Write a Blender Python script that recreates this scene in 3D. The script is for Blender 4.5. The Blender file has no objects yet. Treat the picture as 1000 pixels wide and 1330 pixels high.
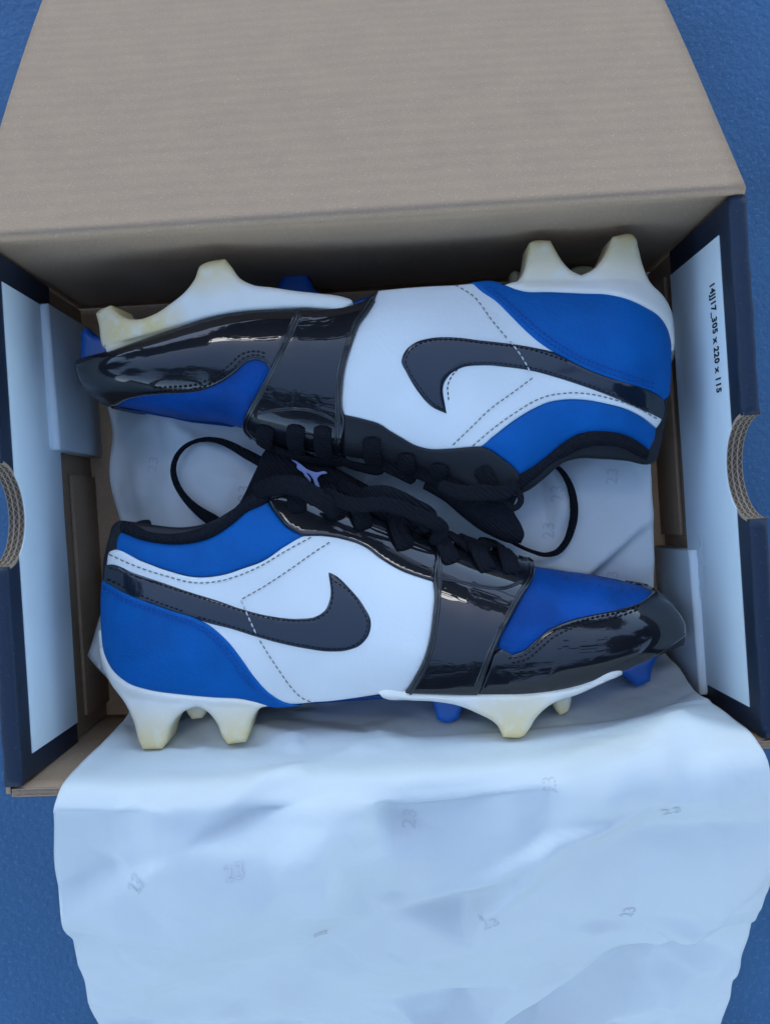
import bpy, bmesh, math, random
import numpy as np
from mathutils import Vector, Matrix, noise
from mathutils.geometry import delaunay_2d_cdt

random.seed(7); rng = np.random.default_rng(7)
sc = bpy.context.scene
COL = sc.collection
R = math.radians

# ------------------------------------------------------------------ camera
CAM_H = 0.46            # metres above the box floor
FPX = 1114.0            # focal length in photo pixels (photo 1000 wide)
cd = bpy.data.cameras.new('camera'); cam = bpy.data.objects.new('camera', cd); COL.objects.link(cam)
cd.sensor_fit = 'HORIZONTAL'; cd.sensor_width = 36.0; cd.lens = FPX / 1000 * 36.0
cd.clip_start = 0.01; cd.clip_end = 200
cam.location = (0, 0, CAM_H); cam.rotation_euler = (0, 0, 0)
sc.camera = cam

# ------------------------------------------------------------------ sky, sun, exposure
SUN_EL, SUN_AZ = R(53), R(-14)      # azimuth clockwise from +Y
w = bpy.data.worlds.new('World'); sc.world = w; w.use_nodes = True
nt = w.node_tree; nt.nodes.clear()
sky = nt.nodes.new('ShaderNodeTexSky'); sky.sky_type = 'NISHITA'; sky.sun_disc = False
sky.sun_elevation = SUN_EL; sky.sun_rotation = SUN_AZ; sky.air_density = 1.0; sky.dust_density = 0.35; sky.ozone_density = 0.0
bg = nt.nodes.new('ShaderNodeBackground'); bg.inputs['Strength'].default_value = 0.15
wo = nt.nodes.new('ShaderNodeOutputWorld')
nt.links.new(sky.outputs[0], bg.inputs[0]); nt.links.new(bg.outputs[0], wo.inputs[0])
sl = bpy.data.lights.new('sun', 'SUN'); sl.energy = 0.55; sl.angle = R(26); sl.color = (1.0, 0.98, 0.93)
so = bpy.data.objects.new('sun', sl); COL.objects.link(so)
sd = Vector((math.sin(SUN_AZ) * math.cos(SUN_EL), math.cos(SUN_AZ) * math.cos(SUN_EL), math.sin(SUN_EL)))
so.rotation_euler = sd.to_track_quat('Z', 'Y').to_euler()
sc.view_settings.view_transform = 'Standard'; sc.view_settings.look = 'None'
sc.view_settings.exposure = 1.84; sc.view_settings.gamma = 1.0
sc.view_settings.use_curve_mapping = False
sc.cycles.max_bounces = 7; sc.cycles.diffuse_bounces = 4; sc.cycles.glossy_bounces = 3; sc.cycles.caustics_reflective = False; sc.cycles.caustics_refractive = False

# ------------------------------------------------------------------ helpers
def lin(*c): return tuple(((v / 255 / 12.92) if v / 255 <= .04045 else ((v / 255 + .055) / 1.055) ** 2.4) for v in c)

def mat(name, color, rough=.5, spec=.5, coat=0, coat_rough=.03, coat_ior=1.5, nscale=0, nstr=0, ndist=.0002,
        vary=0, vscale=20, color2=None, sss=0, wave=None, speck=None, attr=None, trans=0, sheen=0, big=None, vor=None):
    m = bpy.data.materials.new(name); m.use_nodes = True
    t = m.node_tree; N = t.nodes; L = t.links
    b = N['Principled BSDF']
    b.inputs['Roughness'].default_value = rough
    b.inputs['Specular IOR Level'].default_value = spec
    b.inputs['Coat Weight'].default_value = coat
    b.inputs['Coat Roughness'].default_value = coat_rough
    b.inputs['Coat IOR'].default_value = coat_ior
    if sheen: b.inputs['Sheen Weight'].default_value = sheen
    if sss:
        b.inputs['Subsurface Weight'].default_value = sss
        b.inputs['Subsurface Radius'].default_value = (.002, .0017, .0012)
        b.inputs['Subsurface Scale'].default_value = 1.0
    tc = N.new('ShaderNodeTexCoord')
    geo = N.new('ShaderNodeNewGeometry')
    co = tc.outputs['Object']
    col = None
    def rgb(c):
        n = N.new('ShaderNodeRGB'); n.outputs[0].default_value = (*c, 1); return n.outputs[0]
    col = rgb(color)
    def mixc(fac, a, bb):
        n = N.new('ShaderNodeMix'); n.data_type = 'RGBA'
        L.new(fac, n.inputs['Factor']); L.new(a, n.inputs['A']); L.new(bb, n.inputs['B']); return n.outputs['Result']
    def nz(scale, detail=2, rr=.6):
        n = N.new('ShaderNodeTexNoise'); n.inputs['Scale'].default_value = scale
        n.inputs['Detail'].default_value = detail; n.inputs['Roughness'].default_value = rr
        L.new(co, n.inputs['Vector']); return n.outputs['Fac']
    def ramp(v, a, bb):
        n = N.new('ShaderNodeMapRange'); n.inputs['From Min'].default_value = a; n.inputs['From Max'].default_value = bb
        L.new(v, n.inputs['Value']); return n.outputs['Result']
    if color2 is not None or vary:
        c2 = color2 if color2 is not None else tuple(v * (1 - vary) for v in color)
        col = mixc(ramp(nz(vscale), .35, .68), col, rgb(c2))
    if speck:                                   # fibres and flecks
        sscale, lo, hi, c3 = speck
        col = mixc(ramp(nz(sscale, 2, .5), lo, hi), col, rgb(c3))
    if attr:                                    # stains with a shape of their own
        aname, c4 = attr
        a = N.new('ShaderNodeAttribute'); a.attribute_name = aname
        mul = N.new('ShaderNodeMath'); mul.operation = 'MULTIPLY'
        L.new(a.outputs['Fac'], mul.inputs[0]); L.new(ramp(nz(160, 3), .1, .5), mul.inputs[1])
        col = mixc(mul.outputs[0], col, rgb(c4))
    L.new(col, b.inputs['Base Color'])
    bump = None
    def addbump(h, strength, dist, prev):
        n = N.new('ShaderNodeBump'); n.inputs['Strength'].default_value = strength; n.inputs['Distance'].default_value = dist
        L.new(h, n.inputs['Height'])
        if prev: L.new(prev, n.inputs['Normal'])
        return n.outputs[0]
    if big: bump = addbump(nz(big[0], 2), big[1], big[2], bump)
    if nscale: bump = addbump(nz(nscale, 2), nstr, ndist, bump)
    if vor:                                     # a network of fine sharp creases
        vt = N.new('ShaderNodeTexVoronoi'); vt.feature = 'DISTANCE_TO_EDGE'; vt.inputs['Scale'].default_value = vor[0]
        wn = N.new('ShaderNodeTexNoise'); wn.inputs['Scale'].default_value = vor[0] * .6; wn.inputs['Detail'].default_value = 1
        L.new(co, wn.inputs['Vector'])
        va = N.new('ShaderNodeVectorMath'); va.operation = 'MULTIPLY_ADD'; va.inputs[1].default_value = (.02, .02, .02)
        L.new(wn.outputs['Color'], va.inputs[0]); L.new(co, va.inputs[2]); L.new(va.outputs[0], vt.inputs['Vector'])
        bump = addbump(ramp(vt.outputs['Distance'], 0, .22), vor[1], vor[2], bump)
    if wave:
        wv = N.new('ShaderNodeTexWave'); wv.inputs['Scale'].default_value = wave[0]; wv.bands_direction = wave[3] if len(wave) > 3 else 'DIAGONAL'
        wv.inputs['Distortion'].default_value = 1.5; wv.inputs['Detail'].default_value = 1
        L.new(co, wv.inputs['Vector']); bump = addbump(wv.outputs['Fac'], wave[1], wave[2], bump)
    if bump:
        L.new(bump, b.inputs['Normal'])
        if coat: L.new(bump if not nscale else bump, b.inputs['Coat Normal'])
    if trans:
        tr = N.new('ShaderNodeBsdfTranslucent'); L.new(col, tr.inputs['Color'])
        if bump: L.new(bump, tr.inputs['Normal'])
        mx = N.new('ShaderNodeMixShader'); mx.inputs[0].default_value = trans
        out = N['Material Output']
        L.new(b.outputs[0], mx.inputs[1]); L.new(tr.outputs[0], mx.inputs[2]); L.new(mx.outputs[0], out.inputs['Surface'])
    return m

M = {}
M['white'] = mat('white_leather', (.80, .83, .80), .42, .45, nscale=600, nstr=.4, ndist=.0003, vary=.10, vscale=16, big=(32, .45, .0018))
M['blue'] = mat('blue_leather', (.0005, .112, .39), .52, .15, nscale=650, nstr=.7, ndist=.0004, vary=.18, vscale=50, big=(70, .3, .0008))
M['toe_blue'] = mat('blue_toe_leather', (.0005, .070, .31), .52, .15, nscale=480, nstr=.9, ndist=.0005, vary=.3, vscale=60, big=(60, .4, .0010))
M['patent'] = mat('black_patent_leather', (.006, .007, .010), .4, .12, coat=1, coat_rough=.015, coat_ior=1.5, big=(36, .26, .0011))
M['swoosh'] = mat('black_patent_logo', (.004, .010, .022), .4, .12, coat=1, coat_rough=.08, coat_ior=1.5, big=(60, .08, .0006))
M['black'] = mat('black_leather', (.008, .009, .012), .5, .4, nscale=800, nstr=.4, ndist=.0003)
M['knit'] = mat('black_knit_lining', (.012, .013, .018), .95, .15, nscale=900, nstr=1, ndist=.0006,  wave=(260, .9, .0006))
M['lace'] = mat('black_woven_lace', (.006, .007, .011), .85, .2, wave=(280, 1.0, .0007), nscale=1200, nstr=.6, ndist=.0004, sheen=.0)
M['thread_w'] = mat('grey_thread', (.22, .22, .20), .8, .2)
M['thread_k'] = mat('black_thread', (.012, .014, .02), .7, .2)
M['thread_l'] = mat('pale_thread', (.55, .57, .58), .8, .2)
M['thread_b'] = mat('blue_thread', (.008, .07, .33), .7, .3)
M['plate'] = mat('white_moulded_sole', (.80, .785, .70), .38, .5, vary=.06, vscale=60, attr=('yellow', (.74, .56, .22)), big=(80, .15, .0006))
M['bplate'] = mat('blue_moulded_sole', (.004, .10, .42), .33, .5, big=(80, .2, .0006), vary=.2, vscale=80)
M['kraft'] = mat('kraft_card', (.39, .265, .17), .85, .2, color2=(.365, .25, .163), vscale=60, speck=(1500, .60, .72, (.52, .37, .25)), nscale=900, nstr=.5, ndist=.0004, big=(35, .3, .0014), wave=(48, .22, .0009, 'Y'))
M['kraft_d'] = mat('kraft_gap_shade', (.085, .062, .045), .9, .1, nscale=900, nstr=.5, ndist=.0003)  # kraft darkened to paint the shade in the gaps of the fluting
M['kraft_l'] = mat('kraft_liner_edge', (.34, .26, .19), .9, .1, nscale=1200, nstr=.4, ndist=.0002)
M['navy'] = mat('navy_printed_card', (.012, .021, .042), .5, .4, vary=.3, vscale=40, speck=(1400, .66, .74, (.05, .07, .10)), nscale=700, nstr=.25, ndist=.0003)
M['fold'] = mat('worn_navy_fold', (.010, .021, .044), .5, .25, speck=(900, .66, .80, (.06, .085, .12)), nscale=500, nstr=.5, ndist=.0004)
M['wcard'] = mat('white_card', (.70, .79, .83), .6, .3, vary=.06, vscale=18, nscale=500, nstr=.15, ndist=.0003, big=(14, .25, .002))
M['ink'] = mat('black_ink', (.02, .025, .035), .7, .2)
M['ghost'] = mat('faint_grey_ink', (.53, .565, .59), .7, .2)
M['logo'] = mat('lilac_print', (.30, .36, .66), .6, .3)
M['tissue'] = mat('white_tissue_paper', (.68, .73, .74), .6, .25, trans=.15, vary=.05, vscale=18, nscale=600, nstr=.12, ndist=.0003, big=(70, .4, .0016), vor=(30, .2, .0012))
M['ground'] = mat('blue_grey_ground', (.034, .118, .24), .55, .4, vary=.25, vscale=9, speck=(520, .58, .72, (.060, .150, .28)), nscale=300, nstr=.6, ndist=.0012, big=(12, .3, .004))

def mkobj(name, verts, faces, m, parent=None, smooth=True):
    me = bpy.data.meshes.new(name)
    me.from_pydata([tuple(v) for v in verts], [], faces); me.update()
    if smooth: me.polygons.foreach_set('use_smooth', [True] * len(me.polygons))
    if m is not None: me.materials.append(m)
    o = bpy.data.objects.new(name, me); COL.objects.link(o)
    if parent is not None: o.parent = parent
    return o

def empty(name, loc, rz=0, label=None, cat=None, group=None):
    o = bpy.data.objects.new(name, None); COL.objects.link(o)
    o.location = loc; o.rotation_euler = (0, 0, rz); o.empty_display_size = .02
    if label: o['label'] = label
    if cat: o['category'] = cat
    if group: o['group'] = group
    return o

def pw(px, py, z):
    s = (CAM_H - z) / FPX
    return (np.asarray(px, float) - 500) * s, (665 - np.asarray(py, float)) * s

def catmull(P, closed=True, step=3.0, corner=48):
    """smooth a traced outline; vertices that turn sharply stay corners"""
    P = [np.array(p[:2], float) for p in P]; n = len(P)
    crn = []
    for i in range(n):
        if not closed and i in (0, n - 1): crn.append(True); continue
        a = P[i] - P[i - 1]; b = P[(i + 1) % n] - P[i]
        ang = math.degrees(abs(math.atan2(a[0] * b[1] - a[1] * b[0], a @ b)))
        crn.append(ang > corner)
    out = []
    for i in range(n if closed else n - 1):
        p1, p2 = P[i], P[(i + 1) % n]
        d = np.linalg.norm(p2 - p1)
        p0 = P[i - 1] if not crn[i] else 2 * p1 - p2
        p3 = P[(i + 2) % n] if not crn[(i + 1) % n] else 2 * p2 - p1
        # centripetal-like tangents, limited so that uneven spacing does not overshoot
        def tan(a, b, c):
            da, dc = np.linalg.norm(b - a) + 1e-6, np.linalg.norm(c - b) + 1e-6
            return ((b - a) / da * dc + (c - b) / dc * da) / (da + dc)
        t1 = tan(p0, p1, p2) * d; t2 = tan(p1, p2, p3) * d
        k = max(1, int(round(d / step)))
        for j in range(k):
            t = j / k
            h = (2 * t**3 - 3 * t**2 + 1, t**3 - 2 * t**2 + t, -2 * t**3 + 3 * t**2, t**3 - t**2)
            out.append(h[0] * p1 + h[1] * t1 + h[2] * p2 + h[3] * t2)
    if not closed: out.append(P[-1])
    return np.array(out)

def bdist(Q, poly):
    A = poly; B = np.roll(poly, -1, 0); D = B - A; L2 = (D**2).sum(1) + 1e-12
    best = np.full(len(Q), 1e9)
    for k in range(0, len(Q), 2000):
        q = Q[k:k + 2000, None, :] - A[None]
        t = np.clip((q * D[None]).sum(2) / L2, 0, 1)
        best[k:k + 2000] = np.sqrt((((q - t[..., None] * D[None])**2).sum(2)).min(1))
    return best

def inside(Q, poly):
    x, y = Q[:, 0], Q[:, 1]; r = np.zeros(len(Q), bool)
    A = poly; B = np.roll(poly, -1, 0)
    for (x1, y1), (x2, y2) in zip(A, B):
        if y1 == y2: continue
        c = ((y1 > y) != (y2 > y)) & (x < (x2 - x1) * (y - y1) / (y2 - y1) + x1)
        r ^= c
    return r

def triangulate(poly, grid=4.0, rings=(.9, 2.2)):
    """boundary + inset rings + hexagonal fill, all in photo pixels"""
    n = len(poly)
    tang = np.roll(poly, -1, 0) - np.roll(poly, 1, 0)
    nor = np.stack([-tang[:, 1], tang[:, 0]], 1); nor /= np.linalg.norm(nor, axis=1)[:, None] + 1e-9
    area = .5 * np.sum(poly[:, 0] * np.roll(poly[:, 1], -1) - np.roll(poly[:, 0], -1) * poly[:, 1])
    if area < 0: nor = -nor
    pts = [poly]
    for r in rings:
        q = poly + nor * r
        k = inside(q, poly); q = q[k]
        if len(q): q = q[bdist(q, poly) > r * .85]
        pts.append(q)
    lo, hi = poly.min(0), poly.max(0)
    gy = np.arange(lo[1], hi[1], grid * .866); G = []
    for i, yy in enumerate(gy):
        gx = np.arange(lo[0] + (i % 2) * grid / 2, hi[0], grid); G.append(np.stack([gx, np.full(len(gx), yy)], 1))
    G = np.concatenate(G); G = G[inside(G, poly)]
    if len(G): G = G[bdist(G, poly) > rings[-1] + grid * .5]
    pts.append(G)
    Q = np.concatenate(pts)
    v, e, f, *_ = delaunay_2d_cdt([Vector((a, b)) for a, b in Q], [], [list(range(n))], 1, 1e-4)
    V = np.array([(a.x, a.y) for a in v]); F = [list(t) for t in f]
    # orient so that normals look at the camera (photo y runs down)
    F2 = []
    for t in F:
        a, b, c = V[t[0]], V[t[1]], V[t[2]]
        cr = (b[0] - a[0]) * (c[1] - a[1]) - (b[1] - a[1]) * (c[0] - a[0])
        F2.append(t if cr < 0 else t[::-1])
    cnt = {}
    for t in F2:
        for i in range(len(t)):
            a, b = t[i], t[(i + 1) % len(t)]
            cnt[(a, b)] = 1
    border = [(a, b) for (a, b) in cnt if (b, a) not in cnt]
    return V, F2, border

# ------------------------------------------------------------------ the ground and the box
BX, BY, BROT = -.004, .0084, R(3.7)
HX, HY, HZ = .150, .1106, .115
def box_world(x, y, z):
    c, s = math.cos(BROT), math.sin(BROT)
    return (BX + c * x - s * y, BY + s * x + c * y, z)
def box_local(x, y):
    c, s = math.cos(BROT), math.sin(BROT)
    return (c * (x - BX) + s * (y - BY), -s * (x - BX) + c * (y - BY))

g = mkobj('ground', [(-30, -30, -.004), (30, -30, -.004), (30, 30, -.004), (-30, 30, -.004)], [(0, 1, 2, 3)], M['ground'])
g['kind'] = 'structure'

box = empty('shoe_box', (BX, BY, -.004), BROT, 'open shoe box of kraft card with navy rims and white inner end panels', 'shoe box')
DZ = .004   # parts are given in floor-based z; the Empty stands on the ground

def bevel_box(name, x0, x1, y0, y1, z0, z1, m, parent, bev=.0006, seg=2):
    bm = bmesh.new(); bmesh.ops.create_cube(bm, size=1)
    for v in bm.verts:
        v.co = Vector(((x0 + x1) / 2 + v.co.x * (x1 - x0), (y0 + y1) / 2 + v.co.y * (y1 - y0), (z0 + z1) / 2 + v.co.z * (z1 - z0)))
    bmesh.ops.bevel(bm, geom=bm.edges[:], offset=bev, segments=seg, affect='EDGES', profile=.6)
    me = bpy.data.meshes.new(name); bm.to_mesh(me); bm.free(); me.materials.append(m)
    me.polygons.foreach_set('use_smooth', [True] * len(me.polygons))
    o = bpy.data.objects.new(name, me); COL.objects.link(o); o.parent = parent
    return o

def sheet_grid(name, fn, nu, nv, m, parent, thick=.0025):
    """a card or paper sheet from a height function fn(u,v)->(x,y,z), closed with a real thickness"""
    P = np.array([[fn(i / nu, j / nv) for j in range(nv + 1)] for i in range(nu + 1)])
    du = np.gradient(P, axis=0); dv = np.gradient(P, axis=1)
    Nn = np.cross(du, dv); Nn /= np.linalg.norm(Nn, axis=2)[..., None] + 1e-12
    B = P - Nn * thick
    V = np.concatenate([P.reshape(-1, 3), B.reshape(-1, 3)]); n = (nu + 1) * (nv + 1)
    F = []
    idx = lambda i, j: i * (nv + 1) + j
    for i in range(nu):
        for j in range(nv):
            a, b, c, d = idx(i, j), idx(i + 1, j), idx(i + 1, j + 1), idx(i, j + 1)
            F.append((a, b, c, d)); F.append((d + n, c + n, b + n, a + n))
    for i in range(nu):
        for j in (0, nv):
            a, b = idx(i, j), idx(i + 1, j)
            F.append((a, a + n, b + n, b) if j == 0 else (b, b + n, a + n, a))
    for j in range(nv):
        for i in (0, nu):
            a, b = idx(i, j), idx(i, j + 1)
            F.append((b, b + n, a + n, a) if i == 0 else (a, a + n, b + n, b))
    return mkobj(name, V, F, m, parent)

bevel_box('floor_panel', -HX - .006, HX + .006, -HY - .003, HY, DZ - .0035, DZ - .0005, M['kraft'], box)

def zigzag(name, p_of, length, m, parent, amp=.0009, pitch=.0055, wid=.0004, across=None):
    """fluting of corrugated card: a thin wavy ribbon. p_of(s, a)-> point, s along the edge, a across it"""
    n = int(length / pitch * 8); V = []; F = []
    for i in range(n + 1):
        s = length * i / n; a = amp * math.sin(2 * math.pi * s / pitch)
        for da in (-wid / 2, wid / 2):
            for dep in (0, 1): V.append(p_of(s, a + da, dep))
    for i in range(n):
        o = 4 * i; F += [(o, o + 4, o + 6, o + 2), (o, o + 1, o + 5, o + 4), (o + 2, o + 6, o + 7, o + 3)]
    return mkobj(name, V, F, m, parent, smooth=False)

# back wall (kraft inside), front wall bulged by the packed shoes
back = sheet_grid('back_wall', lambda u, v: ((u * 2 - 1) * (HX + .005), HY + .0015 * math.sin(u * 9) * v * .4, DZ + v * HZ), 40, 12, M['kraft'], box, .0028)
def front_z(x): return DZ + HZ - .0045 * max(0, 1 - (x / (HX + .005))**4)
def front_y(x): return -HY - .0058 * max(0, 1 - (x / (HX + .005))**2)
fw = sheet_grid('front_wall', lambda u, v: (-(u * 2 - 1) * (HX + .004), front_y((u * 2 - 1) * (HX + .004)) * (1 - (1 - v) * .03), DZ + v * (front_z((u * 2 - 1) * (HX + .004)) - DZ - .001)), 60, 10, M['kraft'], box, .0030)
fo = sheet_grid('outer_print', lambda u, v: ((u * 2 - 1) * (HX + .004), front_y((u * 2 - 1) * (HX + .004)) - .0034, DZ + v * (front_z((u * 2 - 1) * (HX + .004)) - DZ - .001)), 60, 2, M['navy'], fw, .0003)
L0 = 2 * (HX + .004)
zigzag('fluting', lambda s, a, d: (-(HX + .004) + s, front_y(-(HX + .004) + s) - .0015 + a, front_z(-(HX + .004) + s) - .0008 - d * .002), L0, M['kraft_l'], fw, amp=.0010, pitch=.006)
for k, oy in enumerate((-.0001, -.0029)):
    sheet_grid('liner', lambda u, v: (-(HX + .004) + u * L0, front_y(-(HX + .004) + u * L0) + oy + (v - .5) * .0004, front_z(-(HX + .004) + u * L0) - .0006), 60, 1, M['kraft_l'], fw, .0015)

# end walls: three card layers with a thumb notch, navy rim fold, white inner panel
NR = .021
def notch_outline(y0, y1, z0, z1, n=22, rr=NR, wav=0):
    pts = [(y0, z0)]
    for i in range(1, 8): pts.append((y0 + (y1 - y0) * i / 8, z0 + wav * math.sin(i * 1.9)))
    pts.append((y1, z0)); pts.append((y1, z1))
    h = z1 - (HZ + DZ)      # how far this top lies above the fold line
    a0 = math.asin(max(-1, min(1, h / rr)))
    for i in range(n + 1):
        a = a0 - (math.pi + 2 * a0) * i / n if False else -(math.pi) * i / n
        y = rr * math.cos(a); z = (HZ + DZ) + rr * math.sin(a) * .98
        if z < z1 - 1e-5: pts.append((y, z))
        elif i in (0, n):
            yy = math.sqrt(max(rr**2 - ((HZ + DZ - z1) / .98)**2, 0)) * (1 if i == 0 else -1)
            pts.append((yy, z1))
    pts.append((y0, z1))
    return pts

def extrude_x(name, pts, xa, xb, m, parent, rim=None):
    """prism of a (y,z) outline from xa to xb"""
    bm = bmesh.new()
    A = [bm.verts.new((xa, y, z)) for y, z in pts]; B = [bm.verts.new((xb, y, z)) for y, z in pts]
    n = len(pts)
    fa = bm.faces.new(A); fb = bm.faces.new(B[::-1])
    side = [bm.faces.new((A[i], B[i], B[(i + 1) % n], A[(i + 1) % n])) for i in range(n)]
    bmesh.ops.recalc_face_normals(bm, faces=bm.faces[:])
    bmesh.ops.triangulate(bm, faces=[fa, fb])
    me = bpy.data.meshes.new(name); me.materials.append(m)
    if rim: 
        me.materials.append(rim)
        for f in side: f.material_index = 1
    bm.to_mesh(me); bm.free()
    o = bpy.data.objects.new(name, me); COL.objects.link(o); o.parent = parent
    return o

def end_wall(sgn, zflap, lean):
    T = .0021; ZT = HZ + DZ - .0012
    x0 = sgn * HX
    def X(a): return sgn * (HX + a)
    wall = extrude_x('end_wall', notch_outline(-HY - .002, HY - .0005, DZ, ZT), X(T * 2 + .0004), X(T * 3 + .0002), M['navy'], box, M['kraft'])
    liner = extrude_x('wall_liner', notch_outline(-HY + .001, HY - .001, DZ, ZT), X(T + .0003), X(T * 2 + .0001), M['kraft'], wall)
    flap = extrude_x('inner_flap', notch_outline(-HY + .0015, HY - .0015, DZ + zflap, ZT), X(0), X(T), M['navy'], wall, M['kraft'])
    # white unprinted panel on the flap
    lab = extrude_x('white_panel', notch_outline(-HY + .011, HY - .013, DZ + zflap - .0003, DZ + HZ - .0125, wav=.0004), X(-.0004), X(-.00005), M['wcard'], wall)
    # rolled top edge in two runs, left and right of the notch
    for (ya, yb) in ((-HY + .0012, -NR), (NR, HY - .0012)):
        V = []; F = []; nS = 24; nA = 8
        for i in range(nS + 1):
            y = ya + (yb - ya) * i / nS
            wob = .00012 * math.sin(y * 130) + .0001 * math.sin(y * 410 + 1)
            for k in range(nA + 1):
                a = math.pi * k / nA
                cx = HX + T * 1.5 + wob; rx = T * 1.5 + .0006; rz = .0022
                # flattened roll
                ca = math.copysign(abs(math.cos(a))**.6, math.cos(a)); sa = abs(math.sin(a))**.7
                V.append((sgn * (cx - rx * ca), y, ZT - .0006 + rz * sa))
        for i in range(nS):
            for k in range(nA):
                a = i * (nA + 1) + k; b = a + nA + 1
                F.append((a, a + 1, b + 1, b) if sgn < 0 else (b, b + 1, a + 1, a))
        for i in (0, nS):
            r = [i * (nA + 1) + k for k in range(nA + 1)]; F.append(r if (i == 0) == (sgn > 0) else r[::-1])
        mkobj('rim_fold', V, F, M['fold'], wall)
    # fluting seen on the cut of the notch
    rr = NR - .0003
    for j, a in enumerate((T * .5, T * 1.5 + .0002, T * 2.5 + .0003)):
        def pf(s, off, d, a=a):
            th = -s / rr; r2 = rr + d * .0015
            return (sgn * (HX + a + off), r2 * math.cos(th), HZ + DZ + r2 * math.sin(th) * .98)
        zigzag('fluting', pf, math.pi * rr, M['kraft_l'], wall, amp=.00065, pitch=.0036, wid=.00020)
        for e in (-.00095, .00095):
            zigzag('liner_edge', lambda s, off, d, a=a, e=e: pf(s, off + e, d, a), math.pi * rr, M['kraft_l'], wall, amp=0, wid=.00022)
        V = []; F = []
        for i in range(25):
            th = -math.pi * i / 24
            for e in (-.0009, .0009): V.append((sgn * (HX + a + e), (NR - .0001) * math.cos(th), HZ + DZ + (NR - .0001) * math.sin(th) * .98))
        for i in range(24): F.append((2 * i, 2 * i + 1, 2 * i + 3, 2 * i + 2))
        mkobj('flute_gap_shade', V, F, M['kraft_d'], wall)  # dark backing strip: shade between the flutes put into its colour
    return wall
wall_r = end_wall(1, .042, 0); wall_l = end_wall(-1, .050, 0)

def text_mesh(body, size, extrude=.00005, bold=.0):
    cu = bpy.data.curves.new('txt', 'FONT'); cu.body = body; cu.size = size; cu.extrude = extrude; cu.offset = bold
    cu.space_character = 1.12; cu.align_x = 'LEFT'; cu.align_y = 'CENTER'; cu.resolution_u = 3
    o = bpy.data.objects.new('txt', cu); COL.objects.link(o)
    dg = bpy.context.evaluated_depsgraph_get(); dg.update()
    me = bpy.data.meshes.new_from_object(o.evaluated_get(dg))
    bpy.data.objects.remove(o); bpy.data.curves.remove(cu)
    return me
# size code on the right end panel: runs down the photo, letter tops toward the rim
tm = text_mesh('14JJ17_305 x 220 x 115', .0047, .00006, .00016)
xs = [v.co.x for v in tm.vertices]; k = .0465 / (max(xs) - min(xs))
for v in tm.vertices:
    a, b, c = v.co; v.co = (HX - .00055 - c, .0805 - a * k, DZ + .0925 + b * 1.55)
tm.materials.clear(); tm.materials.append(M['ink'])
o = bpy.data.objects.new('printed_size_code', tm); COL.objects.link(o); o.parent = wall_r
# scuffed patch where tape was pulled off the right panel
def scuff():
    V = []; F = []
    n = 22
    for i in range(n + 1):
        y = -.030 - .030 * i / n
        wd = .0045 * math.sin(math.pi * i / n)**.5 * (1 + .35 * math.sin(i * 2.3))
        zc = DZ + .060 + .002 * math.sin(i * .9) - .0002 * i
        for kx in range(5):
            t = kx / 4 - .5
            V.append((HX - .0006 - .0005 * math.sin(math.pi * (t + .5)) * abs(math.sin(i * 1.7 + kx)), y, zc + wd * 2 * t))
    for i in range(n):
        for kx in range(4):
            a = i * 5 + kx; F.append((a, a + 5, a + 6, a + 1))
    o = mkobj('torn_patch', V, F, M['wcard'], wall_r)
scuff()

# white card corner tabs standing against the end walls
def corner_tab(sgn, y0, y1, h, th):
    bm = bmesh.new(); bmesh.ops.create_cube(bm, size=1)
    xa, xb = sgn * (HX + .0022), sgn * (HX + .0022 - th)
    for v in bm.verts:
        v.co = Vector(((xa + xb) / 2 + v.co.x * abs(xa - xb), (y0 + y1) / 2 + v.co.y * (y1 - y0), DZ + h / 2 + v.co.z * h))
    top = [e for e in bm.edges if all(v.co.z > DZ + h * .9 for v in e.verts) or False]
    bmesh.ops.bevel(bm, geom=top, offset=th * .42, segments=5, affect='EDGES', profile=.5)
    oth = [e for e in bm.edges if e.calc_length() > h * .7 and abs(e.verts[0].co.z - e.verts[1].co.z) > h * .5]
    bmesh.ops.bevel(bm, geom=oth, offset=.0006, segments=2, affect='EDGES')
    for v in bm.verts:
        v.co.x += .0008 * math.sin(v.co.y * 60) * (v.co.z / h)
    me = bpy.data.meshes.new('corner_tab'); bm.to_mesh(me); bm.free(); me.materials.append(M['wcard'])
    me.polygons.foreach_set('use_smooth', [True] * len(me.polygons))
    o = bpy.data.objects.new('corner_tab', me); COL.objects.link(o); o.parent = box
    o.modifiers.new('n', 'WEIGHTED_NORMAL')
corner_tab(-1, .030, .0985, .063, .0062)
corner_tab(1, -.1050, -.036, .055, .0058)
# flat kraft dust flaps low against the end walls
bevel_box('lower_flap', -HX - .0022, -HX - .0004, -.100, .020, DZ, DZ + .034, M['kraft'], box, .0003)
bevel_box('lower_flap', HX + .0004, HX + .0022, -.030, .100, DZ, DZ + .030, M['kraft'], box, .0003)

# lid hinged on the back wall, thrown open and sloping down to the ground behind
def lid_fn(u, v):
    x = (u * 2 - 1) * (HX + .006)
    s = v * .235
    if s < .004:
        a = s / .004; y = HY + .0022 * a - .001; z = DZ + HZ + .0020 * math.sin(a * math.pi / 2)
    else:
        q = (s - .004); sl = .30 + .40 * min(1, q / .12)
        y = HY + .0012 + q * math.cos(.58); z = DZ + HZ + .002 - q * math.sin(.58) + .004 * math.sin(q * 13)
        z += .0012 * math.sin(x * 21 + 1) * min(1, q / .05)
    if z < .004: y += (.004 - z) * .38; z = .004 + .0006 * math.sin(x * 30)
    return (x, y, z)
sheet_grid('lid', lid_fn, 40, 60, M['kraft'], box, .0026)

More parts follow.
